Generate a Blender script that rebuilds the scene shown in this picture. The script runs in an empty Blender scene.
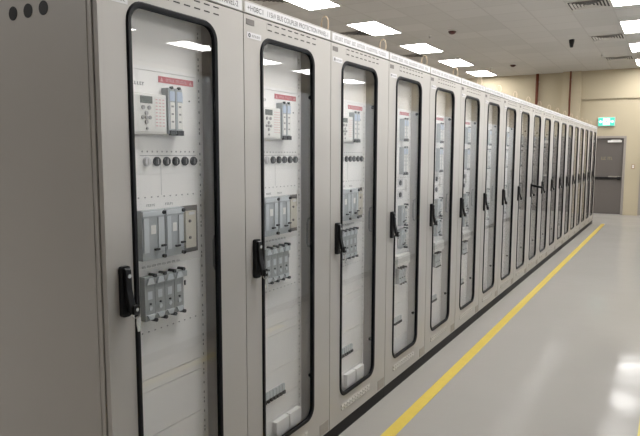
import bpy, bmesh, math, random
from mathutils import Vector, Matrix
random.seed(7)
S = bpy.context.scene
COL = S.collection
PI = math.pi

# ------------------------------------------------------------------ render look
S.view_settings.view_transform = 'Standard'
S.view_settings.look = 'None'
S.view_settings.gamma = 1.0
S.view_settings.use_curve_mapping = False
S.view_settings.exposure = 0.45
S.cycles.use_denoising = True
S.cycles.max_bounces = 10
S.cycles.diffuse_bounces = 5
S.cycles.glossy_bounces = 5
S.cycles.transparent_max_bounces = 16
S.cycles.caustics_reflective = False
S.cycles.caustics_refractive = False

# ------------------------------------------------------------------ materials
def mat(name, col, rough=0.5, metal=0.0, spec=0.5, noise=0.0, nscale=8.0, bump=0.0, coat=0.0):
    m = bpy.data.materials.new(name)
    m.use_nodes = True
    nt = m.node_tree
    b = nt.nodes['Principled BSDF']
    b.inputs['Base Color'].default_value = (*col, 1)
    b.inputs['Roughness'].default_value = rough
    b.inputs['Metallic'].default_value = metal
    b.inputs['Specular IOR Level'].default_value = spec
    b.inputs['Coat Weight'].default_value = coat
    if noise or bump:
        tc = nt.nodes.new('ShaderNodeTexCoord')
        n = nt.nodes.new('ShaderNodeTexNoise')
        n.inputs['Scale'].default_value = nscale
        n.inputs['Detail'].default_value = 4
        nt.links.new(tc.outputs['Object'], n.inputs['Vector'])
        if noise:
            mx = nt.nodes.new('ShaderNodeMix'); mx.data_type = 'RGBA'
            mx.inputs['A'].default_value = (*[c * (1 - noise) for c in col], 1)
            mx.inputs['B'].default_value = (*[min(1, c * (1 + noise)) for c in col], 1)
            nt.links.new(n.outputs['Fac'], mx.inputs['Factor'])
            nt.links.new(mx.outputs['Result'], b.inputs['Base Color'])
        if bump:
            bp = nt.nodes.new('ShaderNodeBump')
            bp.inputs['Strength'].default_value = bump
            bp.inputs['Distance'].default_value = 0.002
            nt.links.new(n.outputs['Fac'], bp.inputs['Height'])
            nt.links.new(bp.outputs['Normal'], b.inputs['Normal'])
    return m

def emis(name, col, strength, base=(0.8, 0.8, 0.8)):
    m = bpy.data.materials.new(name); m.use_nodes = True
    nt = m.node_tree
    b = nt.nodes['Principled BSDF']
    b.inputs['Base Color'].default_value = (*base, 1)
    b.inputs['Emission Color'].default_value = (*col, 1)
    b.inputs['Emission Strength'].default_value = strength
    return m

def glass_mat():
    m = bpy.data.materials.new('door_glass'); m.use_nodes = True
    nt = m.node_tree
    for n in list(nt.nodes):
        if n.type != 'OUTPUT_MATERIAL': nt.nodes.remove(n)
    out = [n for n in nt.nodes if n.type == 'OUTPUT_MATERIAL'][0]
    tr = nt.nodes.new('ShaderNodeBsdfTransparent'); tr.inputs['Color'].default_value = (1.0, 1.0, 1.0, 1)
    gl = nt.nodes.new('ShaderNodeBsdfGlossy'); gl.inputs['Roughness'].default_value = 0.012
    geo = nt.nodes.new('ShaderNodeNewGeometry')
    ma = nt.nodes.new('ShaderNodeMath'); ma.operation = 'MULTIPLY_ADD'      # 1.5 outside, 1/1.5 inside the pane
    ma.inputs[1].default_value = 1 / 1.5 - 1.5; ma.inputs[2].default_value = 1.5
    nt.links.new(geo.outputs['Backfacing'], ma.inputs[0])
    fr = nt.nodes.new('ShaderNodeFresnel')
    nt.links.new(ma.outputs[0], fr.inputs['IOR'])
    mx = nt.nodes.new('ShaderNodeMixShader')
    nt.links.new(fr.outputs[0], mx.inputs[0]); nt.links.new(tr.outputs[0], mx.inputs[1]); nt.links.new(gl.outputs[0], mx.inputs[2])
    nt.links.new(mx.outputs[0], out.inputs['Surface'])
    return m

def floor_mat():
    m = mat('epoxy_floor', (0.455, 0.435, 0.40), 0.2)
    nt = m.node_tree; b = nt.nodes['Principled BSDF']
    b.inputs['Specular IOR Level'].default_value = 0.014
    tc = nt.nodes.new('ShaderNodeTexCoord')
    n1 = nt.nodes.new('ShaderNodeTexNoise'); n1.inputs['Scale'].default_value = 1.3; n1.inputs['Detail'].default_value = 5
    n2 = nt.nodes.new('ShaderNodeTexNoise'); n2.inputs['Scale'].default_value = 7.0; n2.inputs['Detail'].default_value = 2
    nt.links.new(tc.outputs['Object'], n1.inputs['Vector']); nt.links.new(tc.outputs['Object'], n2.inputs['Vector'])
    mr = nt.nodes.new('ShaderNodeMapRange'); mr.inputs['From Min'].default_value = 0.35; mr.inputs['From Max'].default_value = 0.7
    mr.inputs['To Min'].default_value = 0.07; mr.inputs['To Max'].default_value = 0.16
    nt.links.new(n1.outputs['Fac'], mr.inputs['Value']); nt.links.new(mr.outputs[0], b.inputs['Roughness'])
    bp = nt.nodes.new('ShaderNodeBump'); bp.inputs['Strength'].default_value = 0.3; bp.inputs['Distance'].default_value = 0.004
    nt.links.new(n2.outputs['Fac'], bp.inputs['Height']); nt.links.new(bp.outputs[0], b.inputs['Normal'])
    mx = nt.nodes.new('ShaderNodeMix'); mx.data_type = 'RGBA'
    mx.inputs['A'].default_value = (0.325, 0.308, 0.286, 1); mx.inputs['B'].default_value = (0.355, 0.337, 0.314, 1)
    nt.links.new(n1.outputs['Fac'], mx.inputs['Factor']); nt.links.new(mx.outputs['Result'], b.inputs['Base Color'])
    return m

TX, TY, PX, PY = 0.63, 0.6325, 0.69, 10.168       # ceiling tile size and phase
def ceiling_mat():
    m = mat('ceiling_tiles', (0.56, 0.53, 0.50), 0.9, spec=0.2)
    nt = m.node_tree; b = nt.nodes['Principled BSDF']
    tc = nt.nodes.new('ShaderNodeTexCoord'); sp = nt.nodes.new('ShaderNodeSeparateXYZ')
    nt.links.new(tc.outputs['Object'], sp.inputs[0])
    fs, ids = [], []
    for ax, t, ph in (('X', TX, PX), ('Y', TY, PY)):
        a = nt.nodes.new('ShaderNodeMath'); a.operation = 'SUBTRACT'; a.inputs[1].default_value = ph - 200 * t
        d = nt.nodes.new('ShaderNodeMath'); d.operation = 'DIVIDE'; d.inputs[1].default_value = t
        f = nt.nodes.new('ShaderNodeMath'); f.operation = 'FRACT'
        g = nt.nodes.new('ShaderNodeMath'); g.operation = 'LESS_THAN'; g.inputs[1].default_value = 0.024 / t
        nt.links.new(sp.outputs[ax], a.inputs[0]); nt.links.new(a.outputs[0], d.inputs[0]); nt.links.new(d.outputs[0], f.inputs[0])
        s = nt.nodes.new('ShaderNodeMath'); s.operation = 'ADD'; s.inputs[1].default_value = 0.012 / t
        nt.links.new(d.outputs[0], s.inputs[0]); nt.links.new(s.outputs[0], f.inputs[0]); nt.links.new(f.outputs[0], g.inputs[0])
        fl = nt.nodes.new('ShaderNodeMath'); fl.operation = 'FLOOR'; nt.links.new(s.outputs[0], fl.inputs[0])
        fs.append(g); ids.append(fl)
    mxm = nt.nodes.new('ShaderNodeMath'); mxm.operation = 'MAXIMUM'
    nt.links.new(fs[0].outputs[0], mxm.inputs[0]); nt.links.new(fs[1].outputs[0], mxm.inputs[1])
    cb = nt.nodes.new('ShaderNodeCombineXYZ'); nt.links.new(ids[0].outputs[0], cb.inputs[0]); nt.links.new(ids[1].outputs[0], cb.inputs[1])
    wn = nt.nodes.new('ShaderNodeTexWhiteNoise'); wn.noise_dimensions = '3D'; nt.links.new(cb.outputs[0], wn.inputs['Vector'])
    c1 = nt.nodes.new('ShaderNodeMix'); c1.data_type = 'RGBA'
    c1.inputs['A'].default_value = (0.47, 0.46, 0.44, 1); c1.inputs['B'].default_value = (0.52, 0.505, 0.485, 1)
    nt.links.new(wn.outputs['Value'], c1.inputs['Factor'])
    c2 = nt.nodes.new('ShaderNodeMix'); c2.data_type = 'RGBA'
    c2.inputs['B'].default_value = (0.445, 0.43, 0.41, 1)
    nt.links.new(mxm.outputs[0], c2.inputs['Factor']); nt.links.new(c1.outputs['Result'], c2.inputs['A'])
    nt.links.new(c2.outputs['Result'], b.inputs['Base Color'])
    return m

M = dict(
    paint=mat('cabinet_paint', (0.468, 0.445, 0.415), 0.42, noise=0.02, nscale=3, bump=0.03),
    inner=mat('inner_white_paint', (0.945, 0.93, 0.905), 0.5, noise=0.02, nscale=4),
    rubber=mat('black_rubber', (0.005, 0.005, 0.007), 0.45, spec=0.2),
    gap=mat('dark_gap', (0.03, 0.027, 0.024), 0.8),
    plinth=mat('black_plinth', (0.009, 0.008, 0.008), 0.5, spec=0.2),
    black=mat('black_plastic', (0.008, 0.008, 0.009), 0.36, spec=0.3),
    chrome=mat('bright_steel', (0.75, 0.74, 0.72), 0.22, metal=1),
    brass=mat('yellow_steel', (0.62, 0.50, 0.37), 0.35, metal=0.5),
    label=mat('white_label', (0.68, 0.67, 0.68), 0.45),
    ink=mat('label_ink', (0.045, 0.042, 0.045), 0.6),
    greyink=mat('faded_ink', (0.30, 0.29, 0.29), 0.6),
    tag=mat('grey_tag', (0.16, 0.145, 0.135), 0.5),
    plate=mat('grey_corner_plate', (0.36, 0.325, 0.28), 0.55, noise=0.1, nscale=60),
    emboss=mat('vent_emboss', (0.50, 0.475, 0.435), 0.5),
    red=mat('red_label', (0.56, 0.14, 0.16), 0.5),
    pink=mat('pale_print', (0.72, 0.42, 0.42), 0.5),
    relay_white=mat('relay_white', (0.84, 0.83, 0.79), 0.45),
    relay_grey=mat('relay_grey', (0.43, 0.46, 0.475), 0.3),
    relay_pale=mat('relay_pale_blue', (0.64, 0.68, 0.70), 0.25),
    relay_dark=mat('relay_dark_grey', (0.34, 0.36, 0.36), 0.35),
    relay_blue=mat('relay_blue_label', (0.52, 0.60, 0.72), 0.4),
    beige=mat('beige_unit', (0.62, 0.58, 0.49), 0.5),
    lcd=mat('lcd_screen', (0.16, 0.175, 0.155), 0.2),
    button=mat('grey_button', (0.42, 0.41, 0.40), 0.5),
    steel=mat('dull_steel', (0.45, 0.44, 0.43), 0.4, metal=0.5),
    backwall=mat('grey_wall_paint', (0.22, 0.21, 0.20), 0.8),
    light_paint=mat('light_grey_paint', (0.60, 0.64, 0.68), 0.5),
    wall=mat('cream_wall_paint', (0.44, 0.385, 0.28), 0.75, spec=0.15, noise=0.03, nscale=1.2, bump=0.05),
    pipe=mat('red_brown_pipe', (0.13, 0.032, 0.012), 0.5, spec=0.3),
    door=mat('grey_steel_door', (0.115, 0.102, 0.094), 0.5, spec=0.3, noise=0.03, nscale=2),
    frame=mat('grey_door_frame', (0.27, 0.245, 0.225), 0.5),
    yellow=mat('yellow_floor_paint', (0.62, 0.47, 0.085), 0.4, spec=0.2, noise=0.08, nscale=14),
    fixture=mat('white_metal', (0.75, 0.74, 0.72), 0.45),
    detector=mat('dark_red_plastic', (0.055, 0.012, 0.010), 0.4),
    vent=mat('vent_metal', (0.50, 0.48, 0.45), 0.5),
    duct=mat('dark_duct', (0.03, 0.028, 0.026), 0.9),
    signtext=mat('faded_yellow_print', (0.22, 0.19, 0.12), 0.6),
    switch=mat('switch_plate', (0.30, 0.22, 0.14), 0.5),
    glass=glass_mat(), floor=floor_mat(), ceiling=ceiling_mat(),
    lamp=emis('lamp_diffuser', (1.0, 0.985, 0.965), 23.0),
    exitlit=emis('exit_white', (0.80, 1.0, 0.95), 2.0),
    exitgreen=emis('exit_green', (0.07, 0.60, 0.46), 0.75, (0.04, 0.28, 0.2)),
)

# ------------------------------------------------------------------ mesh helpers
def box(bm, a, b, mi=0):
    (x0, y0, z0), (x1, y1, z1) = a, b
    v = [bm.verts.new(p) for p in ((x0,y0,z0),(x1,y0,z0),(x1,y1,z0),(x0,y1,z0),(x0,y0,z1),(x1,y0,z1),(x1,y1,z1),(x0,y1,z1))]
    for f in ((3,2,1,0),(4,5,6,7),(0,1,5,4),(1,2,6,5),(2,3,7,6),(3,0,4,7)):
        bm.faces.new([v[i] for i in f]).material_index = mi
    return v

def prism(bm, pts, axis, t0, t1, mi=0):
    """closed outline pts (2-D) extruded along axis 0/1/2"""
    def P(p, t):
        return (t, p[0], p[1]) if axis == 0 else (p[0], t, p[1]) if axis == 1 else (p[0], p[1], t)
    A = [bm.verts.new(P(p, t0)) for p in pts]; B = [bm.verts.new(P(p, t1)) for p in pts]
    n = len(pts)
    fs = [bm.faces.new(A[::-1]), bm.faces.new(B)] + [bm.faces.new([A[i], A[(i+1) % n], B[(i+1) % n], B[i]]) for i in range(n)]
    for f in fs: f.material_index = mi

def grid_plate(bm, rects, y0, y1, z0, z1, x, t, mi=1):
    """one connected thin plate (material 0) whose rects (ya, yb, za, zb) take material mi"""
    ys = sorted({round(v, 5) for r in rects for v in r[:2]} | {y0, y1}); zs = sorted({round(v, 5) for r in rects for v in r[2:]} | {z0, z1})
    V = {(i, j): bm.verts.new((x + t, y, z)) for i, y in enumerate(ys) for j, z in enumerate(zs)}
    for i in range(len(ys) - 1):
        for j in range(len(zs) - 1):
            yc, zc = (ys[i] + ys[i+1]) / 2, (zs[j] + zs[j+1]) / 2
            f = bm.faces.new([V[i, j], V[i+1, j], V[i+1, j+1], V[i, j+1]])
            f.material_index = mi if any(r[0] < yc < r[1] and r[2] < zc < r[3] for r in rects) else 0
    bd = [e for e in bm.edges if e.is_boundary]
    ex = bmesh.ops.extrude_edge_only(bm, edges=bd)
    for g in ex['geom']:
        if isinstance(g, bmesh.types.BMVert): g.co.x = x

def circ(c, r, n=20, rz=None, ph=0.0):
    rz = r if rz is None else rz
    return [(c[0] + r * math.cos(2*PI*i/n + ph), c[1] + rz * math.sin(2*PI*i/n + ph)) for i in range(n)]

def rrect(y0, y1, z0, z1, r, n=7):
    pts = []
    for cy, cz, a0 in ((y1-r, z1-r, 0), (y0+r, z1-r, PI/2), (y0+r, z0+r, PI), (y1-r, z0+r, 1.5*PI)):
        for k in range(n + 1):
            a = a0 + PI/2 * k / n
            pts.append((cy + r * math.cos(a), cz + r * math.sin(a)))
    return pts

def tube(bm, path, r, n=8, closed=False, mi=0):
    P = [Vector(p) for p in path]; rings = []
    m = len(P)
    for i, p in enumerate(P):
        if closed: d = P[(i+1) % m] - P[i-1]
        else: d = P[min(i+1, m-1)] - P[max(i-1, 0)]
        d.normalize()
        up = Vector((0, 0, 1)) if abs(d.z) < 0.9 else Vector((1, 0, 0))
        a = d.cross(up).normalized(); b = d.cross(a).normalized()
        rings.append([bm.verts.new(p + r * (math.cos(2*PI*k/n) * a + math.sin(2*PI*k/n) * b)) for k in range(n)])
    for i in range(m if closed else m - 1):
        A, B = rings[i], rings[(i+1) % m]
        off = 0
        if closed and i == m - 1:
            off = min(range(n), key=lambda o: (A[0].co - B[o].co).length)
        for k in range(n):
            bm.faces.new([A[k], A[(k+1) % n], B[(k+1+off) % n], B[(k+off) % n]]).material_index = mi
    if not closed:
        bm.faces.new(rings[0][::-1]).material_index = mi; bm.faces.new(rings[-1]).material_index = mi

def lathe(bm, prof, c, n=24, mi=0):
    """prof [(r,z)] around vertical axis at c"""
    rings = [[bm.verts.new((c[0] + r*math.cos(2*PI*k/n), c[1] + r*math.sin(2*PI*k/n), c[2] + z)) for k in range(n)] for r, z in prof]
    for A, B in zip(rings, rings[1:]):
        for k in range(n): bm.faces.new([A[k], A[(k+1) % n], B[(k+1) % n], B[k]]).material_index = mi
    bm.faces.new(rings[0]).material_index = mi; bm.faces.new(rings[-1]).material_index = mi

def build(name, bm, mats, parent=None, bevel=0.0, smooth=False):
    bmesh.ops.recalc_face_normals(bm, faces=bm.faces[:])
    me = bpy.data.meshes.new(name); bm.to_mesh(me); bm.free()
    for m in (mats if isinstance(mats, (list, tuple)) else [mats]): me.materials.append(M[m])
    if smooth:
        me.polygons.foreach_set('use_smooth', [True] * len(me.polygons))
        try: me.set_sharp_from_angle(angle=math.radians(40))
        except Exception: pass
    o = bpy.data.objects.new(name, me); COL.objects.link(o)
    if bevel:
        b = o.modifiers.new('bevel', 'BEVEL'); b.width = bevel; b.segments = 2; b.limit_method = 'ANGLE'
    if parent: o.parent = parent
    return o

def part(name, mats, parent, fn, bevel=0.0, smooth=False, label=None):
    bm = bmesh.new(); fn(bm)
    o = build(name, bm, mats, parent, bevel, smooth)
    if label: o['label'] = label
    return o

def tag(o, label, cat, group=None):
    o['label'] = label; o['category'] = cat
    if group: o['group'] = group
    return o

def thing(name, label, cat, loc=(0, 0, 0), group=None):
    o = bpy.data.objects.new(name, None); COL.objects.link(o); o.location = loc; o.empty_display_size = 0.1
    return tag(o, label, cat, group)

def struct(name, mats, fn, **k):
    o = part(name, mats, None, fn, **k); o['kind'] = 'structure'; return o

def copy_tree(root, loc, label=None, skip=()):
    r = root.copy(); COL.objects.link(r); r.location = loc
    if label: r['label'] = label
    for ch in list(root.children):
        if ch.name.split('.')[0] in skip: continue
        c = ch.copy(); COL.objects.link(c); c.parent = r
        for g in list(ch.children):
            d = g.copy(); COL.objects.link(d); d.parent = c
    return r

def text_bm(bm, s, y0, y1, zc, h, x, mi=0):
    """solid lettering on a plane facing +X, reading along +Y"""
    cu = bpy.data.curves.new('lettering', 'FONT'); cu.body = s; cu.extrude = 0.0
    to = bpy.data.objects.new('lettering', cu); COL.objects.link(to)
    dg = bpy.context.evaluated_depsgraph_get(); dg.update()
    me = bpy.data.meshes.new_from_object(to.evaluated_get(dg))
    xs = [v.co.x for v in me.vertices]; ys = [v.co.y for v in me.vertices]
    w = max(xs) - min(xs); base = min(xs); hy = 0.69
    vs = [bm.verts.new((x, y0 + (v.co.x - base) / w * (y1 - y0), zc - h/2 + v.co.y / hy * h)) for v in me.vertices]
    for p in me.polygons:
        try: bm.faces.new([vs[i] for i in p.vertices]).material_index = mi
        except ValueError: pass
    bpy.data.objects.remove(to); bpy.data.curves.remove(cu); bpy.data.meshes.remove(me)

def ticks(bm, words, y0, y1, z0, z1, x, mi=0, t=0.0006):
    """illegible print: rows of small upright strokes grouped like words"""
    n = sum(words) + len(words) - 1
    p = (y1 - y0) / n; y = y0; rnd = random.Random(sum(words) + int(y0 * 1000))
    for w in words:
        for _ in range(w):
            k = rnd.random()
            box(bm, (x, y + p*0.12, z0), (x + t, y + p*0.40, z1), mi)
            if k < .6: box(bm, (x, y + p*0.40, z1 - (z1-z0)*.2), (x + t, y + p*0.8, z1), mi)
            if k > .3: box(bm, (x, y + p*0.40, z0), (x + t, y + p*0.8, z0 + (z1-z0)*.2), mi)
            y += p
        y += p

# ------------------------------------------------------------------ camera (solved from the cabinet seams)
F, PIT, ROL, YAW, CX, CH = 599.2147, 0.107, 0.0026, 0.5309, 1.6957, 1.7415
cy, sy, cp, sp = math.cos(YAW), math.sin(YAW), math.cos(PIT), math.sin(PIT)
fw = Vector((-sy*cp, cy*cp, -sp)); rt = Vector((cy, sy, 0)); up = rt.cross(fw)
r2 = math.cos(ROL)*rt + math.sin(ROL)*up; u2 = -math.sin(ROL)*rt + math.cos(ROL)*up
cam = bpy.data.cameras.new('camera'); co = bpy.data.objects.new('camera', cam); COL.objects.link(co)
mw = Matrix((r2, u2, -fw)).transposed().to_4x4(); mw.translation = Vector((CX, 0, CH))
co.matrix_world = mw
cam.sensor_fit = 'HORIZONTAL'; cam.sensor_width = 36; cam.lens = F / 640 * 36
cam.clip_start = 0.02; cam.clip_end = 100
S.camera = co

# ------------------------------------------------------------------ room shell
XL, XR, YB, YF, H = -10.5, 10.5, -2.6, 19.30, 4.15
struct('floor', 'floor', lambda b: box(b, (XL, YB, -0.1), (XR, YF, 0)))
struct('ceiling', 'ceiling', lambda b: box(b, (XL, YB, H), (XR, YF, H + 0.1)))
struct('wall_left', 'wall', lambda b: box(b, (XL - 0.15, YB, 0), (XL, YF, H)))
struct('wall_right', 'wall', lambda b: box(b, (XR, YB, 0), (XR + 0.15, YF, H)))
struct('wall_back', 'backwall', lambda b: box(b, (XL, YB - 0.15, 0), (XR, YB, H)))
D1, D2 = (-0.50, 0.505), (0.885, 2.95)        # door openings in the far wall
DH = 2.27
def far_wall(b):
    xs = [XL, D1[0], D1[1], D2[0], D2[1], XR]
    for i in (0, 2, 4): box(b, (xs[i], YF, 0), (xs[i+1], YF + 0.2, H))
    for i in (1, 3): box(b, (xs[i], YF, DH), (xs[i+1], YF + 0.2, H))
struct('wall_far', 'wall', far_wall)
struct('trim_1', 'wall', lambda b: box(b, (-0.75, YF - 0.06, 3.335), (XR, YF, H)))              # thicker upper band
struct('trim_2', 'wall', lambda b: box(b, (-1.26, YF - 0.16, 0), (-0.75, YF, H)))               # pilaster

def make_door(name, x0, x1, first, leaves=1):
    root = bpy.data.objects.new(name, None); COL.objects.link(root); root.location = ((x0+x1)/2, YF, 0); root['kind'] = 'structure'
    w = (x1 - x0) / 2
    def frame(b):
        box(b, (-w, -0.02, 0), (-w + 0.065, 0.14, DH)); box(b, (w - 0.065, -0.02, 0), (w, 0.14, DH))
        box(b, (-w + 0.065, -0.02, DH - 0.065), (w - 0.065, 0.14, DH))
    part('door_frame', 'frame', root, frame, bevel=0.004)
    for q in range(leaves):
        lw = (w - 0.067) / leaves; mx = -w + 0.067 + lw * (2*q + 1); lw -= 0.002
        leaf = part('door_leaf', 'door', root, lambda b: box(b, (mx - lw, 0.05, 0.008), (mx + lw, 0.095, DH - 0.067)), bevel=0.002)
        def bar(b):
            box(b, (mx - lw + 0.033, 0.0, 1.03), (mx + lw - 0.033, 0.05, 1.085), 0)
            for s in (-1, 1): box(b, (mx + s*(lw-0.073) - 0.045, -0.022, 1.01), (mx + s*(lw-0.073) + 0.045, 0.05, 1.10), 0)
        part('panic_bar', 'black', root, bar, bevel=0.005)
        part('push_plate', 'chrome', root, lambda b: box(b, (mx + 0.08, -0.012, 1.086), (mx + lw - 0.023, 0.045, 1.118)), label='bright steel strip on the bar')
        def closer(b):
            box(b, (mx + 0.02, -0.015, 2.085), (mx + lw - 0.053, 0.05, 2.145)); box(b, (mx + 0.10, -0.03, 2.146), (mx + lw - 0.083, -0.015, 2.161))
        part('door_closer', 'fixture', root, closer, bevel=0.006)
    if first:
        def sg(b): ticks(b, [3, 3], 0, 0.30, 0, 0.085, 0, 0)
        o = part('door_print', 'signtext', root, sg, label='faded yellow print')
        o.rotation_euler = (0, 0, -PI/2); o.location = (-0.14, 0.0497, 1.585)
        o.rotation_euler = (0, 0, -PI/2)
        o.scale = (1, 1, 1)
    part('threshold', 'steel', root, lambda b: box(b, (-w, -0.02, 0), (w, 0.14, 0.006)))
    return root
make_door('door_1', *D1, True)
make_door('door_2', *D2, False, 2)

# ------------------------------------------------------------------ cabinets
W, Y0, N = 0.8, 1.4056, 19
ZT, ZH, ZK = 2.427, 2.366, 0.0795
WY0, WY1, WZ0, WZ1, WR = 0.124, 0.618, 0.235, 2.287, 0.080
XD = -0.070          # face of the rack modules

def hole_plate(bm, outer, inner, x0, x1, mi=0):
    es = []
    for lp in (outer, inner):
        v = [bm.verts.new((x1, p[0], p[1])) for p in lp]
        es += [bm.edges.new((v[i], v[(i+1) % len(v)])) for i in range(len(v))]
    r = bmesh.ops.triangle_fill(bm, use_beauty=True, edges=es)
    fs = [g for g in r['geom'] if isinstance(g, bmesh.types.BMFace)]
    ex = bmesh.ops.extrude_face_region(bm, geom=fs)
    for g in ex['geom']:
        if isinstance(g, bmesh.types.BMVert): g.co.x = x0
    for f in bm.faces: f.material_index = mi

def ring_strip(bm, prof, n=7, mi=0):
    """prof: list of (grow, x): closed profile swept around the window outline"""
    loops = []
    for g, x in prof:
        loops.append([bm.verts.new((x, p[0], p[1])) for p in rrect(WY0 - g, WY1 + g, WZ0 - g, WZ1 + g, WR + g, n)])
    m = len(loops[0])
    for i in range(len(loops)):
        A, B = loops[i], loops[(i+1) % len(loops)]
        for k in range(m): bm.faces.new([A[k], A[(k+1) % m], B[(k+1) % m], B[k]]).material_index = mi

def cabinet_shell(root):
    def body(b):
        box(b, (-0.80, 0.001, ZK), (-0.027, 0.020, ZT - 0.006)); box(b, (-0.80, W - 0.020, ZK), (-0.027, W - 0.001, ZT - 0.006))
        box(b, (-0.80, 0.020, ZK), (-0.782, W - 0.020, ZT - 0.006))
        box(b, (-0.782, 0.020, ZT - 0.026), (-0.027, W - 0.020, ZT - 0.006)); box(b, (-0.782, 0.020, ZK), (-0.027, W - 0.020, ZK + 0.02))
        box(b, (-0.045, 0.020, ZK + 0.02), (-0.027, 0.045, ZT - 0.026)); box(b, (-0.045, W - 0.045, ZK + 0.02), (-0.027, W - 0.020, ZT - 0.026))
    part('body', 'paint', root, body)
    part('door_seal', 'gap', root, lambda b: [box(b, (-0.0268, 0.006, ZK + 0.006), (-0.0222, 0.030, ZH)), box(b, (-0.0268, W - 0.030, ZK + 0.006), (-0.0222, W - 0.006, ZH)),
                                             box(b, (-0.0268, 0.030, ZH - 0.02), (-0.0222, W - 0.030, ZT - 0.012)), box(b, (-0.0268, 0.030, ZK + 0.006), (-0.0222, W - 0.030, ZK + 0.03))])
    part('plinth', 'plinth', root, lambda b: box(b, (-0.79, 0.0005, 0.0), (-0.004, W - 0.0005, ZK - 0.001)))
    part('header', 'paint', root, lambda b: box(b, (-0.022, 0.0025, ZH + 0.005), (0.0, W - 0.0025, ZT)), bevel=0.0015)

def cabinet_door(root):
    d = part('door', 'paint', root, lambda b: hole_plate(b, [(0.0025, ZK + 0.003), (W - 0.0025, ZK + 0.003), (W - 0.0025, ZH), (0.0025, ZH)],
                                                         rrect(WY0 + 0.004, WY1 - 0.004, WZ0 + 0.004, WZ1 - 0.004, WR - 0.004), -0.022, 0.0))
    part('window_gasket', 'rubber', d, lambda b: ring_strip(b, [(-0.022, -0.012), (-0.022, 0.004), (-0.014, 0.007), (-0.005, 0.007), (0.0005, 0.0005), (0.0005, -0.0), (-0.0035, -0.012)]), smooth=True)
    part('glass_pane', 'glass', d, lambda b: prism(b, rrect(WY0 + 0.006, WY1 - 0.006, WZ0 + 0.006, WZ1 - 0.006, WR - 0.006), 0, -0.010, -0.006))
    def slots(b):
        rs = [(0.186 + k*0.0585, 0.222 + k*0.0585, z - 0.0028, z + 0.0028) for z in (2.3515, 2.3235) for k in range(8)]
        grid_plate(b, rs, 0.180, 0.638, 2.3185, 2.3565, 0.0, 0.0006)
    part('upper_vent', ['paint', 'gap'], d, slots, label='two rows of dark vent slots')
    def louv(b):
        box(b, (0.0, 0.147, 0.151), (0.0012, 0.556, 0.191), 0)
        for z in (0.182, 0.160):
            for k in range(11):
                y = 0.150 + k * 0.0370
                prism(b, [(0.0, z - 0.006), (0.0065, z - 0.006), (0.0, z + 0.006)], 1, y, y + 0.026, 1)
    part('lower_vent', ['paint', 'emboss'], d, louv)
    part('corner_plate', 'plate', d, lambda b: box(b, (0.0, 0.686, 0.094), (0.0015, 0.787, 0.160)))
    part('tag_plate', 'tag', d, lambda b: [box(b, (0.0, 0.020, 2.322), (0.0015, 0.080, 2.347))])
    def logo(b):
        box(b, (0.0, 0.026, 2.263), (0.0012, 0.134, 2.290), 0)
        prism(b, circ((0.043, 2.2765), 0.0085, 18, 0.0095), 0, 0.0012, 0.0017, 1)
        prism(b, circ((0.043, 2.2765), 0.0035, 10), 0, 0.0017, 0.0020, 0)
        ticks(b, [5], 0.060, 0.125, 2.271, 2.281, 0.0012, 2)
    part('maker_plate', ['label', 'ink', 'greyink'], d, logo, label='white plate with a dark round emblem')
    return d

def cabinet_handle(root, swung=False):
    h = part('handle', 'black', root, lambda b: (prism(b, rrect(0.052, 0.094, 1.150, 1.337, 0.010, 3), 0, 0.0, 0.020)), bevel=0.003)
    if not swung:
        def lev(b):
            prism(b, [(0.0205, 1.332), (0.030, 1.325), (0.032, 1.30), (0.034, 1.25), (0.050, 1.185), (0.048, 1.165), (0.038, 1.172), (0.0225, 1.235)], 1, 0.060, 0.088)
        part('lever', 'black', h, lev, bevel=0.003)
    else:
        part('lever', 'black', h, lambda b: prism(b, [(0.018, 1.325), (0.150, 1.300), (0.166, 1.288), (0.160, 1.270), (0.140, 1.272), (0.020, 1.295)], 1, 0.060, 0.088), bevel=0.003,
             label='black lever swung straight out')
    def lock(b):
        prism(b, circ((0.080, 1.178), 0.0105, 14), 0, 0.018, 0.0345, 0)
        prism(b, circ((0.085, 1.180), 0.007, 12), 0, 0.030, 0.0585, 0)
    part('lock_cover', 'chrome', h, lambda b: prism(b, circ((0.074, 1.302), 0.008, 12), 0, 0.030 if not swung else 0.020, 0.0355 if not swung else 0.024, 0))
    part('lock', 'chrome', h, lock, label='bright steel lock cylinder')
    part('lock_barrel', 'black', h, lambda b: prism(b, rrect(0.070, 0.100, 1.160, 1.196, 0.008, 3), 0, 0.0345, 0.056), bevel=0.002)
    def key(b):
        tube(b, [(0.050 + 0.004*math.cos(2*PI*k/12), 0.086 + 0.014*math.cos(2*PI*k/12), 1.163 + 0.016*math.sin(2*PI*k/12)) for k in range(12)], 0.0022, 6, True)
        prism(b, [(0.088, 1.152), (0.104, 1.152), (0.107, 1.128), (0.101, 1.095), (0.092, 1.095), (0.086, 1.128)], 0, 0.048, 0.0515)
    part('hanging_key', 'chrome', h, key, label='steel key hanging on a ring')
    return h

def lifting_eye(root):
    def ring(b):
        pts = [(-0.075 + 0.023*math.cos(a), 0.06, 0.058 + 0.046*math.sin(a)) for a in [2*PI*k/18 for k in range(18)]]
        tube(b, [(p[0], p[1], p[2] + ZT - 0.006) for p in pts], 0.0042, 8, True)
        lathe(b, [(0.018, 0), (0.018, 0.008), (0.010, 0.016), (0.010, 0.022)], (-0.075, 0.06, ZT - 0.006), 14)
    part('lifting_eye', 'brass', root, ring, smooth=True)

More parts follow.
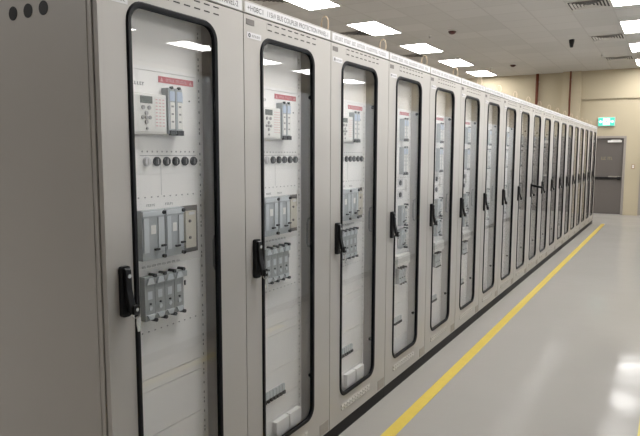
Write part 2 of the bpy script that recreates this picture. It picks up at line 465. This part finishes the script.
def swing_frame(root, seams, zlow=0.16, fine=True):
    f = part('swing_frame', 'inner', root, lambda b: [box(b, (XD - 0.020, 0.050, 0.14), (XD - 0.006, 0.605, 2.33)), box(b, (XD - 0.09, 0.591, 0.14), (XD - 0.020, 0.605, 2.33)),
                                                     box(b, (XD - 0.09, 0.050, 0.14), (XD - 0.020, 0.064, 2.33)), box(b, (XD - 0.09, 0.605, 0.14), (XD - 0.076, 0.680, 2.33))])
    part('side_reveal', 'inner', f, lambda b: box(b, (XD - 0.09, 0.680, ZK + 0.03), (-0.0235, 0.700, ZT - 0.03)))
    zs = [zlow] + seams + [2.315]
    def plates(b):
        for z0, z1 in zip(zs, zs[1:]): box(b, (XD - 0.006, 0.120, z0 + 0.0012), (XD, 0.555, z1 - 0.0012))
    part('rack_plates', 'inner', f, plates)
    def holes(b):
        rs = []
        for k in range(46):
            z = 0.22 + k * 0.0445
            rs.append((0.578, 0.584, z, z + 0.010))
            if k % 3 == 0: rs.append((0.578, 0.584, z + 0.018, z + 0.026))
        grid_plate(b, rs, 0.572, 0.590, 0.15, 2.32, XD - 0.006, 0.0008)
    if fine: part('perforated_rail', ['inner', 'greyink'], f, holes, label='white rail with a column of small slots')
    if fine:
        for z in seams[5:8:2]:
            part('screw_strip', ['inner', 'greyink'], f, lambda b: grid_plate(b, [(0.15 + k*0.034, 0.158 + k*0.034, z - 0.004, z + 0.001) for k in range(12)], 0.145, 0.55, z - 0.007, z + 0.004, XD, 0.0008))
    part('frame_handle', 'steel', f, lambda b: tube(b, [(-0.062, 0.680, 1.215), (-0.062, 0.655, 1.222), (-0.062, 0.648, 1.24), (-0.062, 0.648, 1.355), (-0.062, 0.655, 1.373), (-0.062, 0.680, 1.38)], 0.006, 8), smooth=True)
    for z in (0.46, 2.05):
        part('frame_latch', 'black', f, lambda b: prism(b, circ((-0.058, z), 0.011, 14), 1, 0.668, 0.680))
    return f

def danger_label(root, y0, y1, z0, z1):
    def fn(b):
        box(b, (XD, y0, z0), (XD + 0.001, y1, z1), 0)
        h = z1 - z0
        for y in (y0 + h*.7, y1 - h*.7):
            prism(b, [(y - h*.32, z0 + h*.2), (y + h*.32, z0 + h*.2), (y, z0 + h*.82)], 0, XD + 0.001, XD + 0.0016, 1)
        ticks(b, [6, 8], y0 + h*1.6, y1 - h*1.6, z0 + h*.28, z0 + h*.72, XD + 0.001, 1)
    part('warning_label', ['red', 'pink'], root, fn, label='red warning strip with pale print')

def slim_relay(root, y0, y1, z0, z1):
    x = XD
    def fn(b):
        box(b, (x, y0, z0), (x + 0.035, y1, z1), 0)
        w = y1 - y0
        box(b, (x + 0.035, y0 + w*.30, z0 + 0.02), (x + 0.036, y1, z1 - 0.055), 1)
        box(b, (x + 0.035, y0 + w*.22, z1 - 0.05), (x + 0.037, y1, z1 - 0.012), 2)
        box(b, (x + 0.030, y0 + w*.1, z0 - 0.006), (x + 0.042, y1, z0 + 0.014), 3)
        prism(b, circ(((y0+y1)/2, z1 + 0.001), 0.006, 10), 0, x + 0.030, x + 0.042, 3)
        for k in range(3): box(b, (x + 0.036, y0 + w*.45, z1 - 0.075 - k*0.03), (x + 0.0366, y0 + w*.8, z1 - 0.068 - k*0.03), 4)
    part('slim_relay', ['relay_grey', 'relay_white', 'relay_blue', 'black', 'greyink'], root, fn)

def test_knob(root, y, z, r, m='black'):
    def fn(b):
        prism(b, circ((y, z), r, 20), 0, XD, XD + 0.006, 0)
        prism(b, circ((y, z), r * .85, 20), 0, XD + 0.006, XD + 0.011, 0)
        box(b, (XD + 0.011, y - 0.002, z - r*.6), (XD + 0.0118, y + 0.002, z + r*.6), 1)
    part('test_knob', [m, 'greyink' if m == 'black' else 'button'], root, fn, label='pale grey knob' if m != 'black' else None)

def cover_relay(root, y0, y1, z0, z1):
    x = XD; w = y1 - y0
    def fn(b):
        box(b, (x, y0 + .001, z0), (x + 0.030, y1 - .001, z1), 0)
        box(b, (x + 0.030, y0 + w*.06, z0 + 0.03), (x + 0.034, y0 + w*.28, z1 - 0.03), 1)
        box(b, (x + 0.030, y0 + w*.68, z0 + 0.03), (x + 0.034, y1 - w*.06, z1 - 0.03), 1)
        box(b, (x + 0.030, y0 + w*.38, z0 + 0.10), (x + 0.0312, y0 + w*.60, z0 + 0.135), 2)
        box(b, (x + 0.030, y0 + .002, z1 - 0.024), (x + 0.036, y1 - .002, z1 - 0.004), 1)
        for q, (yy, zz) in enumerate(((.60, .20), (.88, .26))):
            box(b, (x + 0.030, y0 + w*yy - .012, z0 + (z1-z0)*zz - .004), (x + 0.042, y0 + w*yy + .010, z0 + (z1-z0)*zz + .004), 3)
        prism(b, circ((y0 + w*.9, z1 - 0.012), 0.008, 10), 0, x + 0.036, x + 0.044, 3)
        prism(b, circ((y0 + w*.9, z0 + 0.008), 0.008, 10), 0, x + 0.030, x + 0.042, 3)
    part('covered_relay', ['relay_grey', 'relay_pale', 'relay_white', 'black'], root, fn, bevel=0.001)

def small_relay(root, y0, y1, z0, z1, m='relay_dark'):
    x = XD; w = y1 - y0
    def fn(b):
        box(b, (x, y0 + .0008, z0), (x + 0.028, y1 - .0008, z1), 0)
        prism(b, [(y0 + w*.12, z1 - .03), (y1 - w*.12, z1 - .03), (y1 - w*.3, z1 - .006), (y0 + w*.3, z1 - .006)], 0, x + 0.028, x + 0.036, 1)
        prism(b, [(y0 + w*.12, z0 + .024), (y1 - w*.12, z0 + .024), (y1 - w*.3, z0 + .006), (y0 + w*.3, z0 + .006)], 0, x + 0.028, x + 0.036, 1)
        zc = z0 + (z1 - z0) * .56
        box(b, (x + 0.028, y0 + w*.28, zc - .014), (x + 0.029, y0 + w*.72, zc + .018), 1)
        prism(b, circ((y0 + w*.5, z0 + (z1-z0)*.28), .009, 12), 0, x + 0.028, x + 0.032, 1)
        prism(b, circ((y0 + w*.5, z0 + (z1-z0)*.38), .004, 8), 0, x + 0.028, x + 0.033, 2)
        for z in (z0 - .002, z1 + .002): prism(b, circ((y1 - w*.06, z), .0075, 10), 0, x + 0.004, x + 0.038, 2)
    part('small_relay', [m, 'relay_pale', 'black'], root, fn)

def fit_out_full(root):
    """rack of the three nearest cabinets"""
    f = swing_frame(root, [0.335, 0.43, 0.597, 0.79, 0.84, 1.035, 1.290, 1.571, 1.660, 1.808, 2.058])
    danger_label(root, 0.342, 0.541, 2.019, 2.044)
    def big(b):
        box(b, (XD, 0.150, 1.814), (XD + 0.030, 0.352, 1.968), 0)
        box(b, (XD + 0.030, 0.158, 1.822), (XD + 0.033, 0.345, 1.962), 0)
    r = part('protection_relay', 'relay_white', root, big, bevel=0.002)
    part('display', 'lcd', r, lambda b: box(b, (XD + 0.033, 0.215, 1.930), (XD + 0.0345, 0.275, 1.957)), label='dark grey display')
    def btn(b):
        for y, z, s in ((0.228, 1.914, .008), (0.258, 1.914, .008), (0.243, 1.893, .008), (0.225, 1.877, .007), (0.261, 1.877, .007), (0.243, 1.877, .007), (0.243, 1.860, .008), (0.245, 1.835, .005)):
            prism(b, circ((y, z), s, 12), 0, XD + 0.033, XD + 0.037)
    part('keypad', 'button', r, btn)
    def leds(b):
        grid_plate(b, [(0.292 + j*0.018, 0.302 + j*0.018, 1.845 + k*0.0125, 1.849 + k*0.0125) for k in range(9) for j in range(3)], 0.288, 0.342, 1.840, 1.955, XD + 0.033, 0.0006)
    part('indicator_panel', ['relay_white', 'pink'], r, leds)
    part('faint_print', 'greyink', root, lambda b: ticks(b, [5], 0.205, 0.27, 2.000, 2.012, XD))
    slim_relay(root, 0.358, 0.394, 1.818, 1.998); slim_relay(root, 0.399, 0.436, 1.818, 1.998)
    part('slim_terminal', 'relay_blue', root, lambda b: box(b, (XD, 0.440, 1.945), (XD + 0.008, 0.468, 1.975)))
    part('small_latch', 'greyink', root, lambda b: box(b, (XD, 0.455, 1.90), (XD + 0.002, 0.461, 1.915)))
    part('screw', 'black', root, lambda b: prism(b, circ((0.515, 1.958), 0.0032, 8), 0, XD, XD + 0.002))
    for k, y in enumerate((0.268, 0.321, 0.374, 0.426, 0.479, 0.531)): test_knob(root, y, 1.709, 0.0185, 'label' if k == 0 else 'black')
    def kl(b):
        for k in range(12): box(b, (XD, 0.245 + k*0.0262, 1.745), (XD + 0.001, 0.251 + k*0.0262, 1.751))
        box(b, (XD, 0.235, 1.7315), (XD + 0.0006, 0.55, 1.7335))
        box(b, (XD, 0.343, 1.575), (XD + 0.0004, 0.3445, 1.70))
    part('knob_captions', 'greyink', root, kl)
    for y0, y1 in ((0.207, 0.329), (0.331, 0.437)): cover_relay(root, y0, y1, 1.327, 1.522)
    for wd, a, c, za, zb in (([5], 0.262, 0.308, 1.533, 1.542), ([5], 0.362, 0.408, 1.533, 1.542), ([3]*8, 0.23, 0.44, 1.292, 1.300)):
        part('relay_caption', 'greyink', root, lambda b: ticks(b, wd, a, c, za, zb, XD))
    def bay(b):
        box(b, (XD, 0.448, 1.322), (XD + 0.0015, 0.550, 1.521), 1)
        box(b, (XD, 0.456, 1.345), (XD + 0.022, 0.518, 1.500), 0)
        for z in (1.388, 1.458): prism(b, circ((0.480, z), .0065, 10), 0, XD + 0.022, XD + 0.026, 1)
        box(b, (XD + 0.022, 0.476, 1.484), (XD + 0.023, 0.510, 1.496), 2)
        prism(b, circ((0.527, 1.47), .006, 10), 0, XD + 0.0015, XD + 0.006, 2)
    part('beige_unit', ['beige', 'tag', 'label'], root, bay, label='beige unit in a dark bay')
    for k in range(4): small_relay(root, 0.215 + k*0.0533, 0.2683 + k*0.0533, 1.087, 1.262)
    part('terminal_block', ['relay_grey', 'black'], root, lambda b: [box(b, (XD, 0.432, 1.225), (XD + 0.01, 0.470, 1.248), 0), box(b, (XD, 0.462, 1.185), (XD + 0.004, 0.468, 1.205), 1)])
    def low(b):
        for k in range(7):
            y = 0.215 + k * 0.029
            box(b, (XD, y, 0.462), (XD + 0.012, y + 0.021, 0.500), 0)
            box(b, (XD, y + 0.002, 0.446), (XD + 0.018, y + 0.020, 0.464), 1)
    part('terminal_row', ['relay_pale', 'black'], root, low)
    for y0, y1 in ((0.305, 0.425), (0.435, 0.550)):
        part('cover_box', 'inner', root, lambda b: box(b, (XD, y0, 0.235), (XD + 0.030, y1, 0.320)), bevel=0.003)

def fit_out_lean(root):
    """rack of the cabinets further down the row"""
    f = swing_frame(root, [0.335, 0.43, 0.60, 0.80, 0.96, 1.20, 1.43, 1.571, 1.70, 1.85, 2.06])
    danger_label(root, 0.36, 0.54, 2.030, 2.053)
    slim_relay(root, 0.37, 0.405, 1.840, 2.000); slim_relay(root, 0.412, 0.447, 1.840, 2.000)
    slim_relay(root, 0.37, 0.405, 1.590, 1.790); slim_relay(root, 0.412, 0.447, 1.590, 1.790)
    for z in (1.525, 1.435):
        part('selector_plate', ['label', 'greyink'], root, lambda b: [box(b, (XD, 0.345, z - 0.030), (XD + 0.002, 0.440, z + 0.030), 0), box(b, (XD, 0.335, z + 0.036), (XD + 0.0006, 0.545, z + 0.038), 1)])
        test_knob(root, 0.388, z, 0.020)
    for z0, z1 in ((1.200, 1.355), (1.030, 1.175)):
        cover_relay(root, 0.355, 0.425, z0, z1)
        small_relay(root, 0.427, 0.470, z0, z1, 'relay_white')
    part('shelf_box', 'relay_white', root, lambda b: box(b, (XD, 0.26, 0.905), (XD + 0.05, 0.50, 0.985)), bevel=0.003)
    for k in range(3): small_relay(root, 0.33 + k*0.045, 0.373 + k*0.045, 0.760, 0.875, 'relay_grey')
    def low(b):
        for k in range(5):
            y = 0.30 + k * 0.029
            box(b, (XD, y, 0.462), (XD + 0.012, y + 0.021, 0.500), 0); box(b, (XD, y + 0.002, 0.446), (XD + 0.018, y + 0.020, 0.464), 1)
    part('terminal_row', ['relay_pale', 'black'], root, low)

def fit_out_sparse(root):
    swing_frame(root, [0.335, 0.43, 0.60, 0.80, 0.96, 1.20, 1.43, 1.571, 1.70, 1.85, 2.06], fine=False)
    slim_relay(root, 0.37, 0.405, 1.840, 2.000); slim_relay(root, 0.412, 0.447, 1.840, 2.000)
    for z0, z1 in ((1.590, 1.790), (1.200, 1.355), (1.030, 1.175)): small_relay(root, 0.36, 0.43, z0, z1, 'relay_white')

def header_label(root, text=None, words=None):
    def fn(b):
        box(b, (0.0, 0.014, 2.3745), (0.0012, 0.788, 2.4195), 0)
        if text:
            for s, a, c in text: text_bm(b, s, a, c, 2.3970, 0.0235, 0.0016, 1)
        else:
            ticks(b, words, 0.04, 0.745, 2.386, 2.408, 0.0012, 2)
    part('header_label', ['label', 'ink', 'greyink'], root, fn, label='white title strip')

ordn = ['', '', 'second', 'third', 'fourth', 'fifth', 'sixth', 'seventh', 'eighth', 'ninth', 'tenth', 'eleventh', 'twelfth', 'thirteenth', 'fourteenth', 'fifteenth', 'sixteenth', 'seventeenth', 'eighteenth', 'nineteenth']
G = 'grey relay cabinets in the long row'
def lab(n):
    if n == 1: return 'nearest grey relay cabinet, whole blank side panel with three round holes showing'
    if n == 2: return 'second grey relay cabinet from the camera, title strip ending PANEL-1'
    if n == 3: return 'third grey relay cabinet from the camera, curved grey handle seen inside its glass'
    if n == 10: return 'tenth grey relay cabinet from the camera, its black handle lever swung out'
    if n == N: return 'farthest grey relay cabinet at the end of the row beside the door'
    if n == N - 1: return 'grey relay cabinet second from the far end of the row'
    if n == N - 2: return 'grey relay cabinet third from the far end of the row'
    return f'{ordn[n]} grey relay cabinet from the camera, black framed glass door'

def proto(n, fit, swung=False):
    c = thing('relay_cabinet', lab(n), 'cabinet', (0, Y0 + W*(n-1), 0), G)
    cabinet_shell(c); cabinet_door(c); cabinet_handle(c, swung); lifting_eye(c); fit(c)
    return c
cabs = {}
cabs[1] = proto(1, fit_out_full)
for n in (2, 3): cabs[n] = copy_tree(cabs[1], (0, Y0 + W*(n-1), 0), lab(n))
cabs[4] = proto(4, fit_out_lean)
for n in (5, 6): cabs[n] = copy_tree(cabs[4], (0, Y0 + W*(n-1), 0), lab(n))
cabs[7] = proto(7, fit_out_sparse)
for n in (8, 9): cabs[n] = copy_tree(cabs[7], (0, Y0 + W*(n-1), 0), lab(n))
cabs[10] = proto(10, fit_out_sparse, True)
cabs[11] = copy_tree(cabs[10], (0, Y0 + W*10, 0), lab(11), skip=('handle',))
cabinet_handle(cabs[11])
for n in range(12, N + 1): cabs[n] = copy_tree(cabs[11], (0, Y0 + W*(n-1), 0), lab(n))
# three round cable holes in the nearest cabinet's side panel, and the folded edge of that panel
for x in (-0.457, -0.367, -0.278):
    part('cable_hole', 'black', cabs[1], lambda b: prism(b, circ((x, 2.2575), 0.0255, 22), 1, -0.0026, -0.0012), label='black round cable hole plug')
def sidep(b):
    box(b, (-0.765, -0.0012, ZK + 0.03), (-0.052, 0.0010, 2.37))
    box(b, (-0.040, -0.0012, ZK + 0.004), (-0.0275, 0.0010, 2.415))
part('side_panel', 'paint', cabs[1], sidep, bevel=0.0008)
T1 = [('+H08C1', 0.030, 0.150), ('115kV BUS COUPLER PROTECTION PANEL-2', 0.185, 0.762)]
T2 = [('+H08C1', 0.030, 0.150), ('115kV BUS COUPLER PROTECTION PANEL-1', 0.185, 0.762)]
header_label(cabs[1], T1); header_label(cabs[2], T2)
for n in range(3, N + 1):
    header_label(cabs[n], None, [6, 5, 3, 7, 10, 7] if n % 2 else [6, 5, 4, 10, 7, 4])

# ------------------------------------------------------------------ opposite row of plain cabinets (they show only in the glass)
XB = 1.95
ob = thing('storage_cabinet', 'plain grey cabinet of the opposite row, seen only mirrored in the glass doors', 'cabinet', (XB, 1.0, 0), 'plain cabinets of the opposite row')
part('body', 'light_paint', ob, lambda b: box(b, (0.024, 0.001, ZK), (0.80, W - 0.001, ZT)))
part('plinth', 'plinth', ob, lambda b: box(b, (0.01, 0.0005, 0), (0.79, W - 0.0005, ZK - 0.001)))
part('door', 'light_paint', ob, lambda b: box(b, (0.0, 0.004, ZK + 0.004), (0.0235, W - 0.004, ZT)), bevel=0.003)
part('handle', 'black', ob, lambda b: box(b, (-0.022, 0.70, 1.15), (0.0, 0.74, 1.335)), bevel=0.004)
for k in range(1, 20): copy_tree(ob, (XB, 1.0 + W*k, 0))

# ------------------------------------------------------------------ floor lines
tag(part('floor_line', 'yellow', None, lambda b: box(b, (0.221, -1.5, 0.0), (0.301, 16.55, 0.0012))), 'long yellow line painted on the floor along the glass fronted cabinets', 'floor marking', 'yellow floor lines')
tag(part('floor_line', 'yellow', None, lambda b: box(b, (1.598, -1.5, 0.0), (1.684, 4.95, 0.0012))), 'short stretch of yellow floor line at the bottom right corner', 'floor marking', 'yellow floor lines')

# ------------------------------------------------------------------ ceiling lights
def light_proto(loc, label):
    t = thing('ceiling_light', label, 'ceiling light', loc, 'recessed panel lights')
    a, c = 0.305, 0.615
    def fr(b):
        box(b, (-a, -c, -0.012), (-a + 0.018, c, 0.0)); box(b, (a - 0.018, -c, -0.012), (a, c, 0.0))
        box(b, (-a + 0.018, -c, -0.012), (a - 0.018, -c + 0.018, 0.0)); box(b, (-a + 0.018, c - 0.018, -0.012), (a - 0.018, c, 0.0))
    part('frame', 'fixture', t, fr)
    part('diffuser', 'lamp', t, lambda b: box(b, (-a + 0.018, -c + 0.018, -0.009), (a - 0.018, c - 0.018, -0.001)))
    return t
places = []
for k, w in ((-5, None), (-4, None), (-3, None), (-2, None), (-1, 'nearest panel light above the cabinets, cut by the top edge of the picture'), (0, 'second panel light from the left, above the third cabinet'),  # first two are unseen, added to brighten the nearest side panel
             (1, 'third panel light of the row above the cabinets, over the fourth cabinet'), (2, 'fourth panel light of the row above the cabinets'), (2.96, 'panel light above the cabinets nearest the far wall')):
    places.append((-3.43, 10.80 + 2.53*k, w or 'unseen white panel light above the cabinets, nearer than the picture shows'))
for k, w in ((-4, None), (-3, None), (-2, None), (-1, 'nearest panel light at the right, cut by the top right corner'), (0, 'second panel light down the right edge, brightest large one'),
             (1, 'third panel light down the right edge'), (2, 'panel light at the right edge nearest the far wall')):
    places.append((1.005, 13.05 + 2.53*k, w or 'white panel light over the aisle, nearer than the picture shows'))
for x, w in ((5.41, 'unseen white panel light beyond the opposite row, added as front fill'), (7.75, 'white panel light beyond the opposite row, seen mirrored in the glass'), (-7.8, 'unseen white panel light behind the cabinet row, added to even the ceiling')):  # first row added as front fill, last to even the left ceiling; both unseen
    for k in range(-3, 4): places.append((x, 10.50 + 2.53*k, w))
lp = None
for x, y, w in places:
    if y + 0.62 > YF: y = min(y, YF - 0.63)
    if lp is None: lp = light_proto((x, y, H), w)
    else: copy_tree(lp, (x, y, H), w)

# ------------------------------------------------------------------ ceiling vents, detectors, sprinklers
def vent_proto(loc, label):
    t = thing('ceiling_vent', label, 'air vent', loc, 'square ceiling air vents')
    part('duct_opening', 'duct', t, lambda b: box(b, (-0.29, -0.29, -0.003), (0.29, 0.29, -0.0002)))
    def fr(b):
        for s in (-1, 1):
            box(b, (s*0.300 - 0.012, -0.312, -0.010), (s*0.300 + 0.012, 0.312, 0.0)); box(b, (-0.288, s*0.300 - 0.012, -0.010), (0.288, s*0.300 + 0.012, 0.0))
    part('frame', 'vent', t, fr)
    def lv(b):
        for r in (0.265, 0.215, 0.165, 0.115, 0.065):
            q = [(-1, -1), (1, -1), (1, 1), (-1, 1)]
            lo = [b.verts.new((x*r, y*r, -0.016)) for x, y in q]; hi = [b.verts.new((x*(r - 0.026), y*(r - 0.026), -0.004)) for x, y in q]
            lo2 = [b.verts.new((x*(r - 0.004), y*(r - 0.004), -0.017)) for x, y in q]; hi2 = [b.verts.new((x*(r - 0.030), y*(r - 0.030), -0.005)) for x, y in q]
            for A, B in ((lo, hi), (hi, hi2), (hi2, lo2), (lo2, lo)):
                for k in range(4): b.faces.new([A[k], A[(k+1) % 4], B[(k+1) % 4], B[k]])
    part('louvres', 'vent', t, lv)
    return t
vp = None
for x, y, w in ((0.375, 10.80, 'square louvred air vent at the top right edge of the picture'), (0.375, 13.98, 'square air vent beside the second light on the right'),
                (0.375, 17.14, 'square air vent beside the last light on the right, near the far wall'), (-4.04, 11.12, 'air vent just above the third cabinet, left of a panel light'),
                (-4.04, 14.28, 'air vent just above the fourth cabinet, left of a panel light'), (-4.04, 8.0, 'air vent above the second cabinet at the top edge of the picture')):
    if vp is None: vp = vent_proto((x, y, H), w)
    else: copy_tree(vp, (x, y, H), w)

def detector(loc, label):
    t = thing('smoke_detector', label, 'smoke detector', loc, 'smoke detectors on the ceiling')
    part('base', 'fixture', t, lambda b: lathe(b, [(0.085, 0), (0.085, -0.012), (0.07, -0.018)], (0, 0, 0)), smooth=True)
    part('sensor_head', 'detector', t, lambda b: lathe(b, [(0.078, -0.018), (0.078, -0.030), (0.055, -0.062), (0.030, -0.075), (0.004, -0.078)], (0, 0, 0)), smooth=True)
    return t
d0 = detector((-2.19, 11.72, H), 'dark red smoke detector on the ceiling, the nearer one')
copy_tree(d0, (-2.18, 16.85, H), 'dark smoke detector on the ceiling close to the far wall')
cc = thing('ceiling_camera', 'black tapered fitting hanging from the ceiling above the aisle', 'camera', (-0.305, 13.9, H))
part('housing', 'black', cc, lambda b: lathe(b, [(0.055, 0), (0.055, -0.02), (0.052, -0.05), (0.036, -0.13), (0.032, -0.155), (0.02, -0.162)], (0, 0, 0)), smooth=True)
part('lens', 'glass', cc, lambda b: lathe(b, [(0.018, -0.163), (0.016, -0.168), (0.004, -0.172)], (0, 0, 0), 12), smooth=True)
def sprinkler(loc, label):
    t = thing('sprinkler', label, 'sprinkler', loc, 'ceiling sprinklers')
    part('rosette', 'fixture', t, lambda b: lathe(b, [(0.035, 0), (0.030, -0.008), (0.012, -0.010)], (0, 0, 0), 14))
    part('sprinkler_head', 'steel', t, lambda b: [lathe(b, [(0.010, -0.010), (0.010, -0.045), (0.006, -0.05), (0.022, -0.055), (0.022, -0.058)], (0, 0, 0), 12)])
    return t
s0 = sprinkler((-2.86, 17.2, H), 'small sprinkler beside the last panel light above the cabinets')
for x, y, w in ((-3.10, 14.9, 'small sprinkler between the two farthest lights above the cabinets'), (-2.75, 12.0, 'small sprinkler to the right of the second light above the cabinets'), (0.06, 16.2, 'small sprinkler near the far wall over the aisle')):
    copy_tree(s0, (x, y, H), w)

# ------------------------------------------------------------------ far wall things
for x, w in ((-1.99, 'red brown vertical pipe left of the pilaster on the far wall'), (-1.035, 'thin red brown pipe running down the pilaster')):
    r = 0.045 if x < -1.5 else 0.024
    y = YF - 0.08 if x < -1.5 else YF - 0.16 - 0.035
    t = thing('pipe', w, 'pipe', (x, y, 0), 'pipes on the far wall')
    part('pipe_run', 'pipe', t, lambda b: lathe(b, [(r, 0.0), (r, H)], (0, 0, 0), 16), smooth=True)
    d = (0.08 if x < -1.5 else 0.035)
    for z in (1.0, 2.6, 3.9): part('bracket', 'steel', t, lambda b: box(b, (-r - 0.008, -0.01, z), (r + 0.008, d, z + 0.03)))

ex = thing('exit_sign', 'lit green and white exit sign on the wall above the grey door', 'sign', (-0.035, YF, 2.55))
part('casing', 'fixture', ex, lambda b: box(b, (-0.225, -0.075, 0.0), (0.225, 0.0, 0.255)), bevel=0.006)
fc = part('lit_face', 'exitgreen', ex, lambda b: box(b, (-0.215, -0.079, 0.010), (0.215, -0.0751, 0.245)), label='lit green face')
def picto(b):
    y0, y1 = -0.0815, -0.0791
    box(b, (-0.085, y0, 0.040), (0.085, y1, 0.215))  # white panel drawn larger to stand in for the sign's bloom
    for s in (-1, 1):
        prism(b, [(s*0.192, 0.130), (s*0.152, 0.172), (s*0.152, 0.144), (s*0.105, 0.144), (s*0.105, 0.116), (s*0.152, 0.116), (s*0.152, 0.088)], 1, y0, y1)
part('pictogram', 'exitlit', ex, picto, label='white panel between two white arrows')
def runner(b):
    y0, y1 = -0.0835, -0.0816
    prism(b, circ((0.012, 0.178), 0.016, 12), 1, y0, y1)
    prism(b, [(-0.02, 0.158), (0.012, 0.160), (0.022, 0.126), (0.008, 0.098), (-0.016, 0.108)], 1, y0, y1)
    prism(b, [(0.008, 0.104), (0.042, 0.088), (0.044, 0.056), (0.030, 0.056), (0.028, 0.076), (-0.004, 0.094)], 1, y0, y1)
    prism(b, [(-0.016, 0.110), (-0.002, 0.104), (-0.020, 0.068), (-0.056, 0.058), (-0.056, 0.072), (-0.030, 0.080)], 1, y0, y1)
    prism(b, [(0.012, 0.158), (0.022, 0.146), (0.050, 0.132), (0.050, 0.120), (0.018, 0.130)], 1, y0, y1)
part('running_figure', 'exitgreen', ex, runner, label='green running figure')

sw = thing('light_switch', 'small switch plate on the cream wall right of the grey door', 'light switch', (0.71, YF, 1.35))
part('plate', 'switch', sw, lambda b: box(b, (-0.045, -0.012, -0.02), (0.045, 0.0, 0.11)), bevel=0.003)
for z in (0.01, 0.055): part('rocker', 'fixture', sw, lambda b: box(b, (-0.025, -0.018, z), (0.025, -0.012, z + 0.032)), bevel=0.002)

# dim even world so nothing outside the closed room matters
w = bpy.data.worlds.new('world'); S.world = w; w.use_nodes = True
w.node_tree.nodes['Background'].inputs['Color'].default_value = (0.0, 0.0, 0.0, 1)
